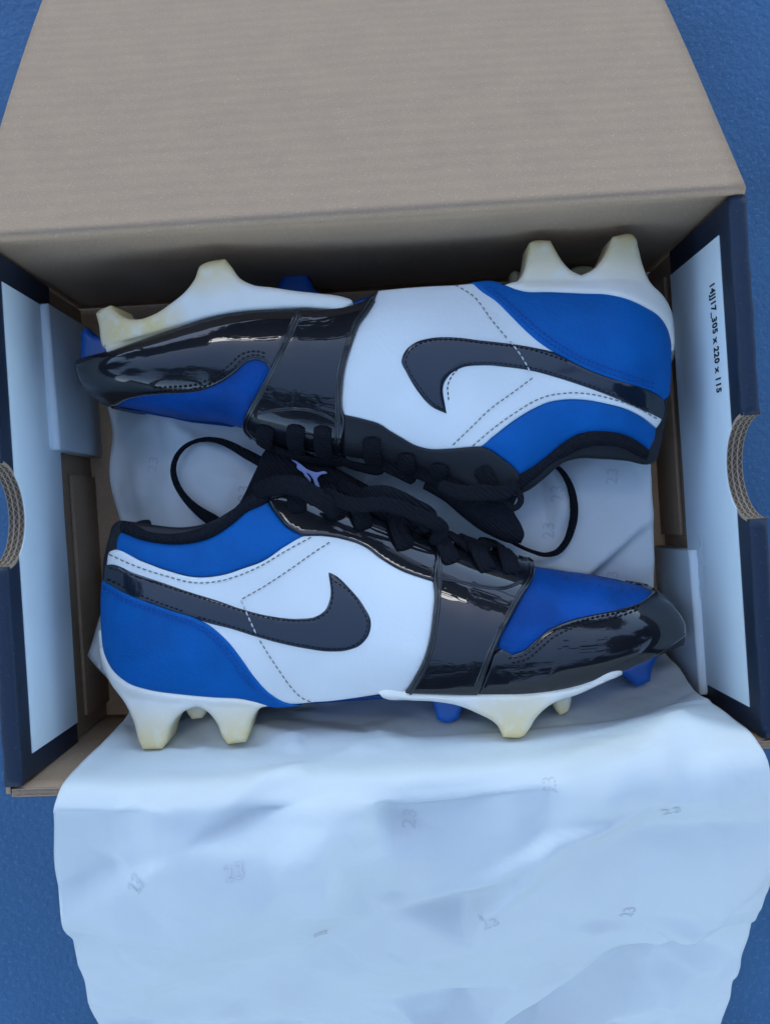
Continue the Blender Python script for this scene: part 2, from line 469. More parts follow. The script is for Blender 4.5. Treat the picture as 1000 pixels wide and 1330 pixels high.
# ------------------------------------------------------------------ tissue paper
class Crumple:
    """crumpled paper: flat facets between sharp folds, from random points joined into triangles"""
    def __init__(s, seed, n, amp, x0, x1, y0, y1, res=.0016):
        r = np.random.default_rng(seed)
        P = np.stack([r.uniform(x0, x1, n), r.uniform(y0, y1, n)], 1)
        P = np.concatenate([P, [(x0, y0), (x1, y0), (x1, y1), (x0, y1)]]); h = r.normal(0, 1, len(P)) * amp
        v, e, f, *_ = delaunay_2d_cdt([Vector(p) for p in P], [], [], 0, 1e-6)
        s.x0, s.y0, s.res = x0, y0, res
        nx, ny = int((x1 - x0) / res) + 2, int((y1 - y0) / res) + 2
        G = np.zeros((nx, ny)); X, Y = np.meshgrid(x0 + np.arange(nx) * res, y0 + np.arange(ny) * res, indexing='ij')
        vv = np.array([(q.x, q.y) for q in v]); hh = h[:len(vv)]
        for t in f:
            (ax, ay), (bx, by), (cx, cy) = vv[t[0]], vv[t[1]], vv[t[2]]
            i0, i1 = int((min(ax, bx, cx) - x0) / res), int((max(ax, bx, cx) - x0) / res) + 2
            j0, j1 = int((min(ay, by, cy) - y0) / res), int((max(ay, by, cy) - y0) / res) + 2
            xx, yy = X[i0:i1, j0:j1], Y[i0:i1, j0:j1]
            D = (by - cy) * (ax - cx) + (cx - bx) * (ay - cy)
            if abs(D) < 1e-14: continue
            l1 = ((by - cy) * (xx - cx) + (cx - bx) * (yy - cy)) / D; l2 = ((cy - ay) * (xx - cx) + (ax - cx) * (yy - cy)) / D; l3 = 1 - l1 - l2
            m = (l1 >= -1e-9) & (l2 >= -1e-9) & (l3 >= -1e-9)
            G[i0:i1, j0:j1][m] = (l1 * hh[t[0]] + l2 * hh[t[1]] + l3 * hh[t[2]])[m]
        for _ in range(2): G[1:-1, 1:-1] = (G[1:-1, 1:-1] * 4 + G[:-2, 1:-1] + G[2:, 1:-1] + G[1:-1, :-2] + G[1:-1, 2:]) / 8
        s.G = G
    def __call__(s, x, y):
        a = (x - s.x0) / s.res; b = (y - s.y0) / s.res
        i = min(max(int(a), 0), s.G.shape[0] - 2); j = min(max(int(b), 0), s.G.shape[1] - 2)
        u, v = min(max(a - i, 0), 1), min(max(b - j, 0), 1); G = s.G
        return float((G[i, j] * (1 - u) + G[i + 1, j] * u) * (1 - v) + (G[i, j + 1] * (1 - u) + G[i + 1, j + 1] * u) * v)
c1 = Crumple(11, 260, .0066, -.18, .18, -.36, .40); c2 = Crumple(12, 1500, .0031, -.18, .18, -.36, .40)
crF = lambda x, y: c1(x * .62, y + .35 * x) + c2(x * .75, y - .3 * x) * (.35 + 1.1 * max(0, noise.noise(Vector((x * 14, y * 14, 2)))))
c3 = Crumple(15, 120, .0044, -.18, .18, -.14, .14); c4 = Crumple(16, 500, .0014, -.18, .18, -.14, .14)
crS = lambda x, y: c3(x, y) + c4(x, y)
prof = np.array([(-.045, .005), (-.072, .006), (-.086, .014), (-.0955, .040), (-.1020, .070), (-.1060, .098), (-.1095, .1165), (-.1160, .1245), (-.1240, .1225),
                 (-.138, .1185), (-.165, .1040), (-.205, .0700), (-.250, .0300), (-.295, .0030), (-.335, .0000), (-.40, .0000)])
seg = np.r_[0, np.cumsum(np.linalg.norm(np.diff(prof, axis=0), axis=1))]
ps = catmull(prof * 1000, closed=False, step=2.0, corner=170) / 1000
psl = np.r_[0, np.cumsum(np.linalg.norm(np.diff(ps, axis=0), axis=1))]
lip_s = psl[np.argmin(np.abs(ps[:, 0] + .118) + (ps[:, 1] < .1) * 9)]
def front_tissue(u, v):
    s = v * psl[-1]
    y = float(np.interp(s, psl, ps[:, 0])); z = float(np.interp(s, psl, ps[:, 1]))
    dsl = s - lip_s
    out = max(0, min(1, dsl / .022)); inn = max(0, min(1, -dsl / .06))
    xl = -.1345 + .007 * inn + .0010 * math.sin(s * 26 + 1) + .0006 * math.sin(s * 90)
    xr = .1475 - .006 * inn - .004 * max(0, dsl) / .1 + .0012 * math.sin(s * 31) + .0006 * math.sin(s * 110)
    x = (xl + (xr - xl) * u) * (1 + 1.15 * min(max(dsl, 0), .16))
    bul = -.0055 * max(0, 1 - (x / .155)**2)
    y += bul * min(1, max(0, (s - .03) / .08))
    cr = crF(x, s - .22) + .0016 * noise.noise(Vector((x * 22, s * 22, 3)))
    amp = 1.1
    if -.05 < dsl < .0: amp = .6 + .5 * (dsl + .05) / .05
    cr *= amp * min(1, .35 + min(u, 1 - u) * 8)
    # broad sag folds running down the drape
    cr += out * .0035 * (noise.noise(Vector((x * 9 + 4, s * 7, 1.5))) + .35 * math.sin(x * 34 + s * 20))
    lipw = math.exp(-(dsl / .022)**2)
    cr += lipw * (.0030 * noise.noise(Vector((x * 21, 0, 9))) + .0022 * noise.noise(Vector((x * 55, s * 10, 5))))
    # displacement normal of the profile
    k = np.searchsorted(psl, s); k = min(max(k, 1), len(ps) - 1)
    t = ps[k] - ps[k - 1]; t = t / (np.linalg.norm(t) + 1e-9)
    ny, nz = t[1], -t[0]
    if dsl < 0: k_ = min(1, -dsl / .012); q_ = .0012 + .8 * cr; q_ = q_ if q_ > 0 else q_ * .25; cr = (1 - k_) * cr + k_ * q_
    y += ny * cr; z += nz * cr
    if z < .0012: z = .0012 + .0012 * abs(noise.noise(Vector((x * 40, s * 40, 8))))
    edge = min(u, 1 - u)
    if edge < .04 and out > 0: z += (.04 - edge) * .03 * math.sin(s * 37)
    wx, wy, wz = box_world(x, y, z)
    return (wx, wy, wz)
tf = sheet_grid('tissue_paper', lambda u, v: front_tissue(u, 1 - v), 200, 270, M['tissue'], None, .00012)
tf['label'] = 'crumpled white tissue sheet draped over the front rim of the shoe box'; tf['category'] = 'tissue paper'; tf['group'] = 'tissue paper in the box'

def floor_h(x, y):
    """height of the tissue lying on the box floor (box-local x,y)"""
    q = min(1, max(0, (x + .139) / .045)); h = .004 + .040 * q * q * (3 - 2 * q) + crS(x, y) * .9 + .0022 * noise.noise(Vector((x * 17, y * 17, 7))) + .0008 * noise.noise(Vector((x * 60, y * 60, 2)))
    r = x - (.1405)
    return max(h, .0012)
def under_tissue(u, v):
    y = -.062 + .128 * v
    xl = -.1395 + .0045 * math.sin(y * 40 + 1.2) - .003 * math.sin(y * 95)
    xr = .1420
    x = xl + (xr - xl) * u
    z = floor_h(x, y)
    if x > .1325:                       # folded down toward the end wall
        q = x - .1325; z -= 3.6 * q; x = .1325 + q * .35
    if u < .04: z += (.04 - u) * .10
    return box_world(x, y, z)
tu = sheet_grid('tissue_paper', under_tissue, 150, 100, M['tissue'], None, .00012)
tu['label'] = 'wrinkled white tissue sheet lying on the box floor between the two cleats'; tu['category'] = 'tissue paper'; tu['group'] = 'tissue paper in the box'

def tissue_corner(pts, z0, z1, label):
    """a loose folded corner of paper standing up beside a heel: two facets meeting at a crease"""
    V = []
    (a, b, c, d) = pts
    P = [pw(*a, z0), pw(*b, z1), pw(*c, z0), pw(*d, z0 + .02)]
    zz = [z0, z1, z0, z0 + .02]
    n = 10
    def fn(u, v):
        A = np.array([*P[0], zz[0]]); B = np.array([*P[1], zz[1]]); C = np.array([*P[2], zz[2]]); D = np.array([*P[3], zz[3]])
        p = (1 - v) * ((1 - u) * A + u * B) + v * ((1 - u) * D + u * C)
        p[2] += .0015 * noise.noise(Vector((p[0] * 70, p[1] * 70, 4)))
        return tuple(p)
    o = sheet_grid('tissue_paper', fn, n, n, M['tissue'], None, .00012)
    o['label'] = label; o['category'] = 'tissue paper'; o['group'] = 'tissue paper in the box'
    return o
tissue_corner([(137, 780), (113, 852), (175, 920), (165, 800)], .040, .040, 'small folded tissue corner poking out behind the lower cleat heel')
tissue_corner([(862, 500), (887, 432), (862, 384), (845, 470)], .040, .040, 'small pointed tissue corner poking out behind the upper cleat heel')

# faint numerals printed on the paper
def ghost_number(px, py, size, rot, on, parent):
    me = text_mesh('23', size, 0, .00012)
    cx = sum(v.co.x for v in me.vertices) / len(me.vertices)
    if on == 'floor':
        x0, y0 = pw(px, py, .044)
        for v in me.vertices:
            a, b = v.co.x - cx, v.co.y
            X = x0 + a * math.cos(rot) - b * math.sin(rot); Y = y0 + a * math.sin(rot) + b * math.cos(rot)
            lx, ly = box_local(X, Y)
            v.co = (X, Y, floor_h(lx, ly) + .0003)
    me.materials.clear(); me.materials.append(M['ghost'])
    o = bpy.data.objects.new('printed_number', me); COL.objects.link(o); o.parent = parent
for px, py, r in ((712, 688, 1.57), (792, 618, 1.5), (722, 640, 1.6), (800, 752, 1.6), (318, 640, 1.5), (190, 600, 1.4)):
    ghost_number(px, py, .0078, r, 'floor', tu)

def ghost_front(u0, s0, size, rot):
    me = text_mesh('23', size, 0, .00012); cx = sum(v.co.x for v in me.vertices) / len(me.vertices)
    for v in me.vertices:
        a, b = v.co.x - cx, v.co.y
        A_ = a * math.cos(rot) - b * math.sin(rot); B_ = a * math.sin(rot) + b * math.cos(rot)
        p = front_tissue(u0 + A_ / .29, (s0 - B_) / psl[-1]); v.co = (p[0], p[1] - .00008, p[2] + .00018)
    me.materials.clear(); me.materials.append(M['ghost'])
    o = bpy.data.objects.new('printed_number', me); COL.objects.link(o); o.parent = tf
for u0, ds, r_ in ((.50, .012, 1.4), (.26, .020, .2), (.70, -.004, 1.5), (.86, .012, .3), (.12, .030, 1.2), (.60, .060, .4), (.36, .075, 1.5), (.80, .080, 1.3)):
    ghost_front(u0, lip_s + ds, .0078, r_)

# ------------------------------------------------------------------ the cleats
Z0 = .052; P0 = .88
class Shoe:
    def __init__(s, top, bot, heel, toe, collar, throat):
        s.heel = pw(heel, 700, Z0)[0]; s.toe = pw(toe, 700, Z0)[0]; s.sg = 1 if s.toe > s.heel else -1
        s.len = abs(s.toe - s.heel)
        s.collar = sorted(pw(c, 700, Z0)[0] for c in collar)
        T = catmull(top, closed=False, step=4, corner=70); B = catmull(bot, closed=False, step=4, corner=70)
        tx, ty = pw(T[:, 0], T[:, 1], Z0)
        bx, _ = pw(B[:, 0], B[:, 1], Z0); zz = Z0 + P0 * s.W(bx); bx, by = pw(B[:, 0], B[:, 1], zz)
        o = np.argsort(tx); s.tx, s.ty = tx[o], ty[o]; o = np.argsort(bx); s.bx, s.by = bx[o], by[o]
        fr = lambda px: abs(pw(px, 700, Z0)[0] - s.heel) / s.len
        s.thr = [fr(t) for t in throat]
    def frac(s, x): return np.clip(s.sg * (x - s.heel) / s.len, 0, 1)
    def W(s, x):
        f = s.frac(x)
        base = np.interp(f, [0, .12, .3, .45, .62, .75, .88, 1], [.0315, .0335, .0345, .0370, .0430, .0450, .0440, .042])
        base = base + .0 * f
        d1 = f * s.len; d2 = (1 - f) * s.len
        e = lambda d, r, n: (1 - (1 - np.clip(d / r, 0, 1))**n)**(1 / n)
        return base * e(d1, .034, 2.3) * e(d2, .048, 2.3)
    def ptop(s, x):
        f = s.frac(x)
        return np.interp(f, [0, .05, .2, .3, .42, .6, .72, .8, 1], [.55, .74, .74, .66, .50, .40, .26, .14, .08])
    def p(s, t, pt):
        t = np.clip(t, 0, 1)
        lo = 1 - (1 - P0) * ((.32 - np.minimum(t, .32)) / .32)**2
        q = np.clip((t - .32) / .68, 0, 1)
        hi = pt + (1 - pt) * np.sqrt(np.clip(1 - q**2.15, 0, 1))
        return np.where(t < .32, lo, hi)
    def f(s, x, y):
        a = np.interp(x, s.bx, s.by); b = np.interp(x, s.tx, s.ty)
        d = b - a; d = np.where(np.abs(d) < .004, np.sign(d + 1e-12) * .004, d)
        t = (y - a) / d
        return s.W(x) * s.p(t, s.ptop(x))
    def cast(s, px, py, off=0):
        """follow the photo ray down to the shoe's side"""
        z = np.full(len(px), Z0 + .03)
        for k in range(40):
            x, y = pw(px, py, z); z = .5 * z + .5 * (Z0 + s.f(x, y))
        x, y = pw(px, py, z)
        h = .0012
        nx = -(s.f(x + h, y) - s.f(x - h, y)) / (2 * h); ny = -(s.f(x, y + h) - s.f(x, y - h)) / (2 * h)
        nx = np.clip(nx, -2.2, 2.2); ny = np.clip(ny, -2.2, 2.2)
        n = np.stack([nx, ny, np.ones_like(nx)], 1); n /= np.linalg.norm(n, axis=1)[:, None]
        P = np.stack([x, y, z], 1)
        return P + n * np.reshape(off, (-1, 1)), n

def body(S, parent):
    NS, NT = 120, 26
    f = .0075 + .9865 * (1 - np.cos(np.linspace(.02, math.pi - .02, NS))) / 2
    V = []
    tt = 1 - (1 - np.linspace(0, 1, NT))**1.6
    rings = []
    for fr in f:
        x = S.heel + S.sg * S.len * fr
        a = float(np.interp(x, S.bx, S.by)); b = float(np.interp(x, S.tx, S.ty))
        W = float(S.W(np.array(x))); pt = float(S.ptop(np.array(x)))
        dip = .026 * float(np.interp(x, [S.collar[0] - .012, S.collar[0] + .004, S.collar[1] - .004, S.collar[1] + .012], [0, 1, 1, 0]))
        ring = []
        pr = S.p(tt, pt) * W
        for t, wz in zip(tt, pr): ring.append((x, a + (b - a) * t, Z0 + wz))
        wt = pr[-1]; th = min(.005, wt * .5)
        sgn = 1 if b > a else -1
        inn = [(b - sgn * .0012, wt - th * .35), (b - sgn * .0025 - sgn * dip * .3, wt - th), (b - sgn * .003 - sgn * dip, max(wt - th * 1.2, wt * .3)), (b - sgn * .003 - sgn * dip * 1.1, 0)]
        for y, z in inn: ring.append((x, y, Z0 + z))
        for y, z in inn[:-1][::-1]: ring.append((x, y, Z0 - z))
        for t, wz in list(zip(tt, pr))[::-1]: ring.append((x, a + (b - a) * t, Z0 - wz))
        for q in (.5, 0, -.5): ring.append((x, a, Z0 - pr[0] * q * -1 if False else Z0 - pr[0] * q))
        rings.append(ring)
    n = len(rings[0]); F = []
    for r in rings: V += r
    for i in range(NS - 1):
        for j in range(n):
            a, b = i * n + j, i * n + (j + 1) % n
            F.append((a, b, b + n, a + n))
    F.append(list(range(n))[::-1]); F.append([(NS - 1) * n + j for j in range(n)])
    o = mkobj('upper_body', V, F, M['black'], parent)
    bm = bmesh.new(); bm.from_mesh(o.data); bmesh.ops.recalc_face_normals(bm, faces=bm.faces[:]); bm.to_mesh(o.data); bm.free()
    o.data.polygons.foreach_set('use_smooth', [True] * len(o.data.polygons))
    return o

PXM = .40 / FPX   # metres per photo pixel at the shoes

def panel(S, name, pts, m, parent, off=.0008, h=.0009, r=.0011, depth=.003, grid=4.5, mirror=False, corner=48, puff=0, yellow=None, ret=False):
    poly = catmull(pts, True, 3.0, corner)
    V, F, border = triangulate(poly, grid, (r / PXM * .35, r / PXM * 1.05))
    d = bdist(V, poly) * PXM
    prof = h * np.sqrt(np.clip(1 - (1 - np.clip(d / r, 0, 1))**2, 0, 1))
    if puff: prof = prof + puff * (1 - np.exp(-d / .006))
    P, N = S.cast(V[:, 0], V[:, 1], off + prof)
    P2, _ = S.cast(V[:, 0], V[:, 1], off - depth * 0)
    n0 = len(P)
    bidx = sorted({i for e in border for i in e}); mp = {i: n0 + k for k, i in enumerate(bidx)}
    low = P[bidx] - N[bidx] * (depth + 0.0)
    low[:, 2] -= depth * .5
    VV = np.concatenate([P, low])
    FF = [tuple(t) for t in F] + [(b, a, mp[a], mp[b]) for a, b in border]
    o = mkobj(name, VV, FF, m, parent)
    if mirror:                      # the same panel on the side the shoe lies on
        Vm = VV.copy(); Vm[:, 2] = 2 * Z0 - Vm[:, 2]
        mkobj(name, Vm, [tuple(t[::-1]) for t in FF], m, parent)
    if yellow is not None:
        at = o.data.attributes.new('yellow', 'FLOAT', 'POINT')
        q = np.concatenate([V, V[bidx]]); val = yellow(q)
        at.data.foreach_set('value', val.astype(np.float32))
    if ret: return o, V, F, poly
    return o

def slab(name, pts, z, thick, m, parent, r=.0022, corner=48, yellow=None, grid=4.5, dome=0):
    """a moulded piece with rounded edges whose upper face lies at height z"""
    poly = catmull(pts, True, 3.0, corner)
    V, F, border = triangulate(poly, grid, (r / PXM * .3, r / PXM * .95))
    d = bdist(V, poly) * PXM
    pr = r * (np.sqrt(np.clip(1 - (1 - np.clip(d / r, 0, 1))**2, 0, 1)) - 1) + dome * (1 - np.exp(-d / .006))
    x, y = pw(V[:, 0], V[:, 1], z); P = np.stack([x, y, z + pr], 1); n0 = len(P)
    cxy = P[:, :2].mean(0)
    B = P.copy(); B[:, 2] = z - thick - pr
    VV = np.concatenate([P, B]); FF = [tuple(t) for t in F] + [tuple(i + n0 for i in t[::-1]) for t in F] + [(b, a, a + n0, b + n0) for a, b in border]
    o = mkobj(name, VV, FF, m, parent)
    if yellow is not None:
        at = o.data.attributes.new('yellow', 'FLOAT', 'POINT'); v = yellow(V); at.data.foreach_set('value', np.concatenate([v, v]).astype(np.float32))
    return o

def stitches(S, paths, m, parent, off=.0022, dash=6.0, gap=1.6, wd=.0003, name='stitching', slant=0):
    V = []; F = []
    for path in paths:
        P = catmull(path, False, 1.0, 60)
        L = np.r_[0, np.cumsum(np.linalg.norm(np.diff(P, axis=0), axis=1))]
        s = 0
        while s + dash < L[-1]:
            q = np.linspace(s, s + dash, 5)
            px = np.interp(q, L, P[:, 0]); py = np.interp(q, L, P[:, 1])
            if slant:
                tx, ty = px[-1] - px[0], py[-1] - py[0]; ln = math.hypot(tx, ty) + 1e-6
                k = np.linspace(-.5, .5, 5) * slant; px = px - ty / ln * k; py = py + tx / ln * k
            Q, N = S.cast(px, py, off + np.array([-.0005, .0001, .0002, .0001, -.0005]))
            T = np.gradient(Q, axis=0); T /= np.linalg.norm(T, axis=1)[:, None] + 1e-9
            Bn = np.cross(N, T); b0 = len(V)
            for i in range(5):
                w_ = wd * (.55 if i in (0, 4) else 1)
                V += [tuple(Q[i] - Bn[i] * w_), tuple(Q[i] + N[i] * w_ * .8), tuple(Q[i] + Bn[i] * w_), tuple(Q[i] - N[i] * w_)]
            for i in range(4):
                for k in range(4):
                    a = b0 + i * 4 + k; b = b0 + i * 4 + (k + 1) % 4
                    F.append((a, b, b + 4, a + 4))
            s += dash + gap
    o = mkobj(name, V, F, m, parent); o['kind'] = 'stuff'
    return o

def ridge(S, name, path, m, parent, wpx=6, off=.0016, h=.0010):
    """a raised folded seam strip along a path"""
    P = catmull(path, False, 3.0, 60)
    T = np.gradient(P, axis=0); T /= np.linalg.norm(T, axis=1)[:, None] + 1e-9; Nn = np.stack([-T[:, 1], T[:, 0]], 1)
    prof = [(-1, -.0012), (-.95, .0), (-.55, .9), (-.12, .75), (0, .35), (.12, .75), (.55, .9), (.95, 0), (1, -.0012)]
    rows = []
    for a, b in prof:
        q = P + Nn * a * wpx / 2
        Q, _ = S.cast(q[:, 0], q[:, 1], np.full(len(q), off + (b * h if b >= 0 else b)))
        rows.append(Q)
    k = len(prof); V = np.stack(rows, 1).reshape(-1, 3); F = []
    for i in range(len(P) - 1):
        for j in range(k - 1):
            a = i * k + j; F.append((a, a + k, a + k + 1, a + 1))
    o = mkobj(name, V, F, m, parent)
    bm = bmesh.new(); bm.from_mesh(o.data); bmesh.ops.recalc_face_normals(bm, faces=bm.faces[:]); bm.to_mesh(o.data); bm.free()
    return o

def sweep(name, pts, widths, th, up, m, parent, closed_ends=True, twist=None):
    """flat woven lace swept along a 3-D path"""
    P = np.array(pts, float); n = len(P)
    T = np.gradient(P, axis=0); T /= np.linalg.norm(T, axis=1)[:, None] + 1e-9
    V = []; F = []; K = 10
    for i in range(n):
        u = np.array(up[i] if isinstance(up, (list, np.ndarray)) and np.ndim(up) == 2 else up, float)
        b = np.cross(u, T[i]); b /= np.linalg.norm(b) + 1e-9; c = np.cross(T[i], b)
        if twist is not None:
            a = twist[i]; b, c = b * math.cos(a) + c * math.sin(a), c * math.cos(a) - b * math.sin(a)
        e = 1 if 0 < i < n - 1 else .6
        for k in range(K):
            a = 2 * math.pi * k / K; ca = math.copysign(abs(math.cos(a))**.7, math.cos(a))
            V.append(tuple(P[i] + b * ca * widths[i] / 2 * e + c * math.sin(a) * th / 2 * e))
    for i in range(n - 1):
        for k in range(K):
            a = i * K + k; b = i * K + (k + 1) % K; F.append((a, b, b + K, a + K))
    F.append(list(range(K))[::-1]); F.append([(n - 1) * K + k for k in range(K)])
    return mkobj(name, V, F, m, parent)

def lace_over(S, path, wpx, off, parent, th=.0024):
    P = catmull(path, False, 3.0, 90)
    n = len(P); s = np.linspace(0, 1, n)
    o_ = off * np.sin(math.pi * np.clip(s * .92 + .06, 0, 1))**.6
    Q, N = S.cast(P[:, 0], P[:, 1], .001 + o_)
    return sweep('lace', Q, np.full(n, wpx * PXM), th, N, M['lace'], parent)

def lace_loop(pts, zs, wd, parent, tw=None):
    P = catmull(pts, False, 4.0, 170); n = len(P)
    t0 = np.linspace(0, 1, len(pts)); t = np.linspace(0, 1, n)
    z = np.interp(t, np.linspace(0, 1, len(zs)), zs); wv = np.interp(t, np.linspace(0, 1, len(wd)), wd) * PXM
    x, y = pw(P[:, 0], P[:, 1], z)
    return sweep('lace', np.stack([x, y, z], 1), wv, .0016, (0, 0, 1), M['lace'], parent)

# ---- lower cleat -----------------------------------------------------------
topA = [(132, 796), (137, 752), (141, 725), (148, 708), (155, 692), (159, 682), (168, 676.5), (190, 677), (212, 680), (261, 683), (290, 676), (310, 664), (330, 651), (345, 644), (370, 641),
        (400, 647), (450, 660), (500, 676), (540, 692), (600, 712), (650, 724), (690, 734), (730, 741), (766, 746), (795, 753), (820, 758), (842, 765), (859, 774), (875, 789), (884, 802), (887, 815), (888, 822)]
botA = [(132, 800), (136, 826), (140, 850), (150, 877), (165, 895), (200, 906), (260, 912), (350, 915), (400, 913), (460, 907), (520, 903), (600, 902), (680, 900), (730, 893), (770, 883), (807, 869), (856, 846), (876, 836), (885, 830), (888, 824)]
SA = Shoe(topA, botA, 138, 881, (165, 300), (345, 690))
A = empty('football_cleat', (*[float(v) for v in pw(510, 800, Z0)], 0), 0,
          'lower blue, white and black low-cut cleat lying with its toe to the right', 'cleat', 'pair of cleats in the box')
aloc = Vector(A.location)
def adopt(root):
    for o in list(root.children):
        o.location = -Vector(root.location)
body(SA, A)
quarterA = [(143, 717), (147, 715), (184, 729), (219, 742), (254, 750), (290, 747), (318, 738), (340, 730), (372, 709), (397, 696), (419, 696), (444, 700), (473, 710), (498, 728), (523, 742), (545, 750), (563, 756),
            (565, 771), (563, 800), (559, 829), (552, 854), (541, 876), (526, 897), (494, 901), (462, 906), (433, 910), (404, 912), (376, 914), (330, 893), (303, 856), (270, 822), (230, 800), (180, 779), (140, 758), (141, 732)]
panel(SA, 'quarter', quarterA, M['white'], A, off=.0004, h=.0010, mirror=True)
heelA = [(137, 753), (166, 770), (198, 783), (226, 793), (254, 802), (272, 811), (286, 822), (300, 836), (314, 854), (332, 879), (350, 898), (372, 911), (392, 916), (354, 918), (318, 907), (276, 904), (233, 900), (198, 895), (170, 886), (151, 870), (140, 848), (136, 818), (135.5, 779)]
panel(SA, 'heel_panel', heelA, M['blue'], A, off=.0013, h=.0010, mirror=True)
collarA = [(154, 698), (159, 690), (184, 700), (219, 706), (247, 705), (276, 697), (300, 682), (322, 664), (347, 651), (358, 667), (372, 684), (397, 696.5), (372, 709), (340, 729), (318, 737), (290, 746), (254, 749), (219, 741), (184, 728), (152, 714)]
panel(SA, 'collar_panel', collarA, M['blue'], A, off=.0, h=.0008, mirror=True, puff=.0012)
bindA = [(158, 692), (184, 702), (219, 708), (247, 707), (276, 699), (300, 684), (322, 666), (348, 653), (352, 644), (335, 642), (312, 656), (298, 669), (284, 678), (262, 686), (240, 692), (215, 694), (190, 690), (174, 681), (163, 678), (158, 684)]
panel(SA, 'collar_binding', bindA, M['knit'], A, off=.0006, h=.0032, r=.0036, grid=3.2, mirror=True)
swooshA = [(139, 734), (146, 732.5), (177, 744), (212, 756), (247, 768), (283, 779), (318, 791), (354, 799.5), (390, 802.5), (411, 799.5), (422, 792), (428, 778), (426, 742), (438, 748), (455, 764), (473, 786), (483, 807), (480, 825), (469, 838), (451, 845), (430, 846.5), (397, 842.5),
           (365, 836), (332, 827), (300, 817), (272, 810), (254, 804), (226, 796), (198, 786), (166, 773), (137, 756)]
panel(SA, 'side_logo', swooshA, M['swoosh'], A, off=.0009, h=.0010, r=.0013, mirror=True)
eyeA = [(348, 650), (358, 667), (372, 684), (394, 696.5), (419, 697.5), (444, 701.5), (473, 711.5), (498, 729.5), (523, 743.5), (545, 751.5), (566, 758), (570, 712), (540, 697), (500, 681), (450, 664), (400, 652), (370, 646)]
panel(SA, 'eyestay', eyeA, M['patent'], A, off=.0010, h=.0010, mirror=True)
toeboxA = [(690, 736), (730, 741.5), (766, 746.5), (795, 753.5), (820, 758.5), (838, 764), (848, 773), (834, 786), (802, 797), (766, 804), (737, 811), (712, 822), (694, 836), (680, 847), (665, 853), (647, 846), (647, 832), (660, 808), (674, 778)]
panel(SA, 'toe_box', toeboxA, M['toe_blue'], A, off=.0, h=.0008, mirror=True, puff=.0006)
toecapA = [(620, 900), (634, 868), (643, 846), (652, 842), (665, 850), (680, 844.5), (694, 832.5), (712, 818.5), (737, 807.5), (766, 800.5), (802, 793.5), (834, 782.5), (846, 773), (838, 764.5), (818, 757.5), (842, 763), (858, 775), (874, 792), (885, 810), (887, 825), (856, 846), (807, 869), (770, 884), (730, 894), (687, 900), (645, 901)]
panel(SA, 'toe_cap', toecapA, M['patent'], A, off=.0010, h=.0010, mirror=True)
vampA = [(566, 708), (600, 716), (640, 722), (672, 725), (688, 731), (694, 743), (677, 779), (656, 815), (640, 850), (621, 900), (526, 898), (541, 876), (552, 854), (559, 829), (563, 800), (565, 771), (563, 755)]
panel(SA, 'vamp_panel', vampA, M['patent'], A, off=.0016, h=.0010, mirror=True)
ridge(SA, 'seam_strip', [(568, 712), (570, 745), (570, 772), (568, 800), (564, 829), (557, 854), (546, 876), (532, 897)], M['patent'], A, 8, off=.0022)
ridge(SA, 'seam_strip', [(672, 727), (684, 733), (688, 744), (671, 779), (651, 815), (635, 850), (619, 888)], M['patent'], A, 9, off=.0022)
ridge(SA, 'seam_strip', [(566, 753), (590, 757), (620, 764), (655, 767), (676, 760)], M['patent'], A, 6, off=.0022)
stitches(SA, [[(145, 720), (177, 735), (219, 749), (254, 757), (290, 754), (318, 745), (340, 735), (372, 716), (406, 698)],
              [(315, 778), (345, 761), (380, 738), (410, 717), (434, 702)], [(338, 831), (350, 850), (365, 872), (378, 890), (392, 904), (408, 911)]], M['thread_w'], A, off=.0017)
stitches(SA, [[(314, 779), (320, 792), (328, 810), (337, 829)]], M['thread_l'], A, off=.0024, dash=6.5, wd=.0004)
stitches(SA, [[(146, 737), (212, 760), (283, 783), (318, 794), (354, 803), (392, 806), (414, 803), (427, 793), (432, 778), (430, 752), (452, 767), (469, 788), (478, 808), (475, 823), (466, 834), (450, 841), (430, 842), (397, 838), (365, 832), (332, 823), (300, 813), (254, 800)],
              [(144, 752), (198, 779), (240, 794)]], M['thread_k'], A, off=.0023, dash=5)
stitches(SA, [[(140, 760), (166, 776), (198, 789), (226, 799), (254, 808), (272, 818), (290, 833), (306, 853), (324, 879), (342, 898), (360, 909)],
              [(140, 764), (166, 780), (198, 793), (226, 803), (252, 812), (268, 821), (285, 836), (301, 856), (318, 881), (334, 897)]], M['thread_b'], A, off=.0026, dash=4.5)
def perforations(S, pts, parent):
    for px, py in pts:
        Q, N = S.cast(np.array([px]), np.array([py]), .0016); c = Vector(Q[0]); n = Vector(N[0]); a = n.orthogonal().normalized(); b = n.cross(a)
        V = [tuple(c + (a * math.cos(k * math.pi / 4) + b * math.sin(k * math.pi / 4)) * .00055) for k in range(8)]
        mkobj('perforation', V, [tuple(range(8))], M['black'], parent)
perforations(SA, [(728, 747), (741, 750), (755, 752), (768, 754), (781, 758), (794, 761), (807, 764), (819, 768), (735, 755), (749, 758), (763, 761), (777, 764), (791, 768), (805, 771)], A)
stitches(SA, [[(660, 854), (680, 850), (697, 837), (715, 823), (740, 812), (768, 805), (803, 798), (834, 788)],
              [(664, 860), (684, 855), (702, 841), (718, 828), (742, 817), (770, 810), (803, 803), (830, 794)]], M['thread_k'], A, off=.0024, dash=5, wd=.0004)
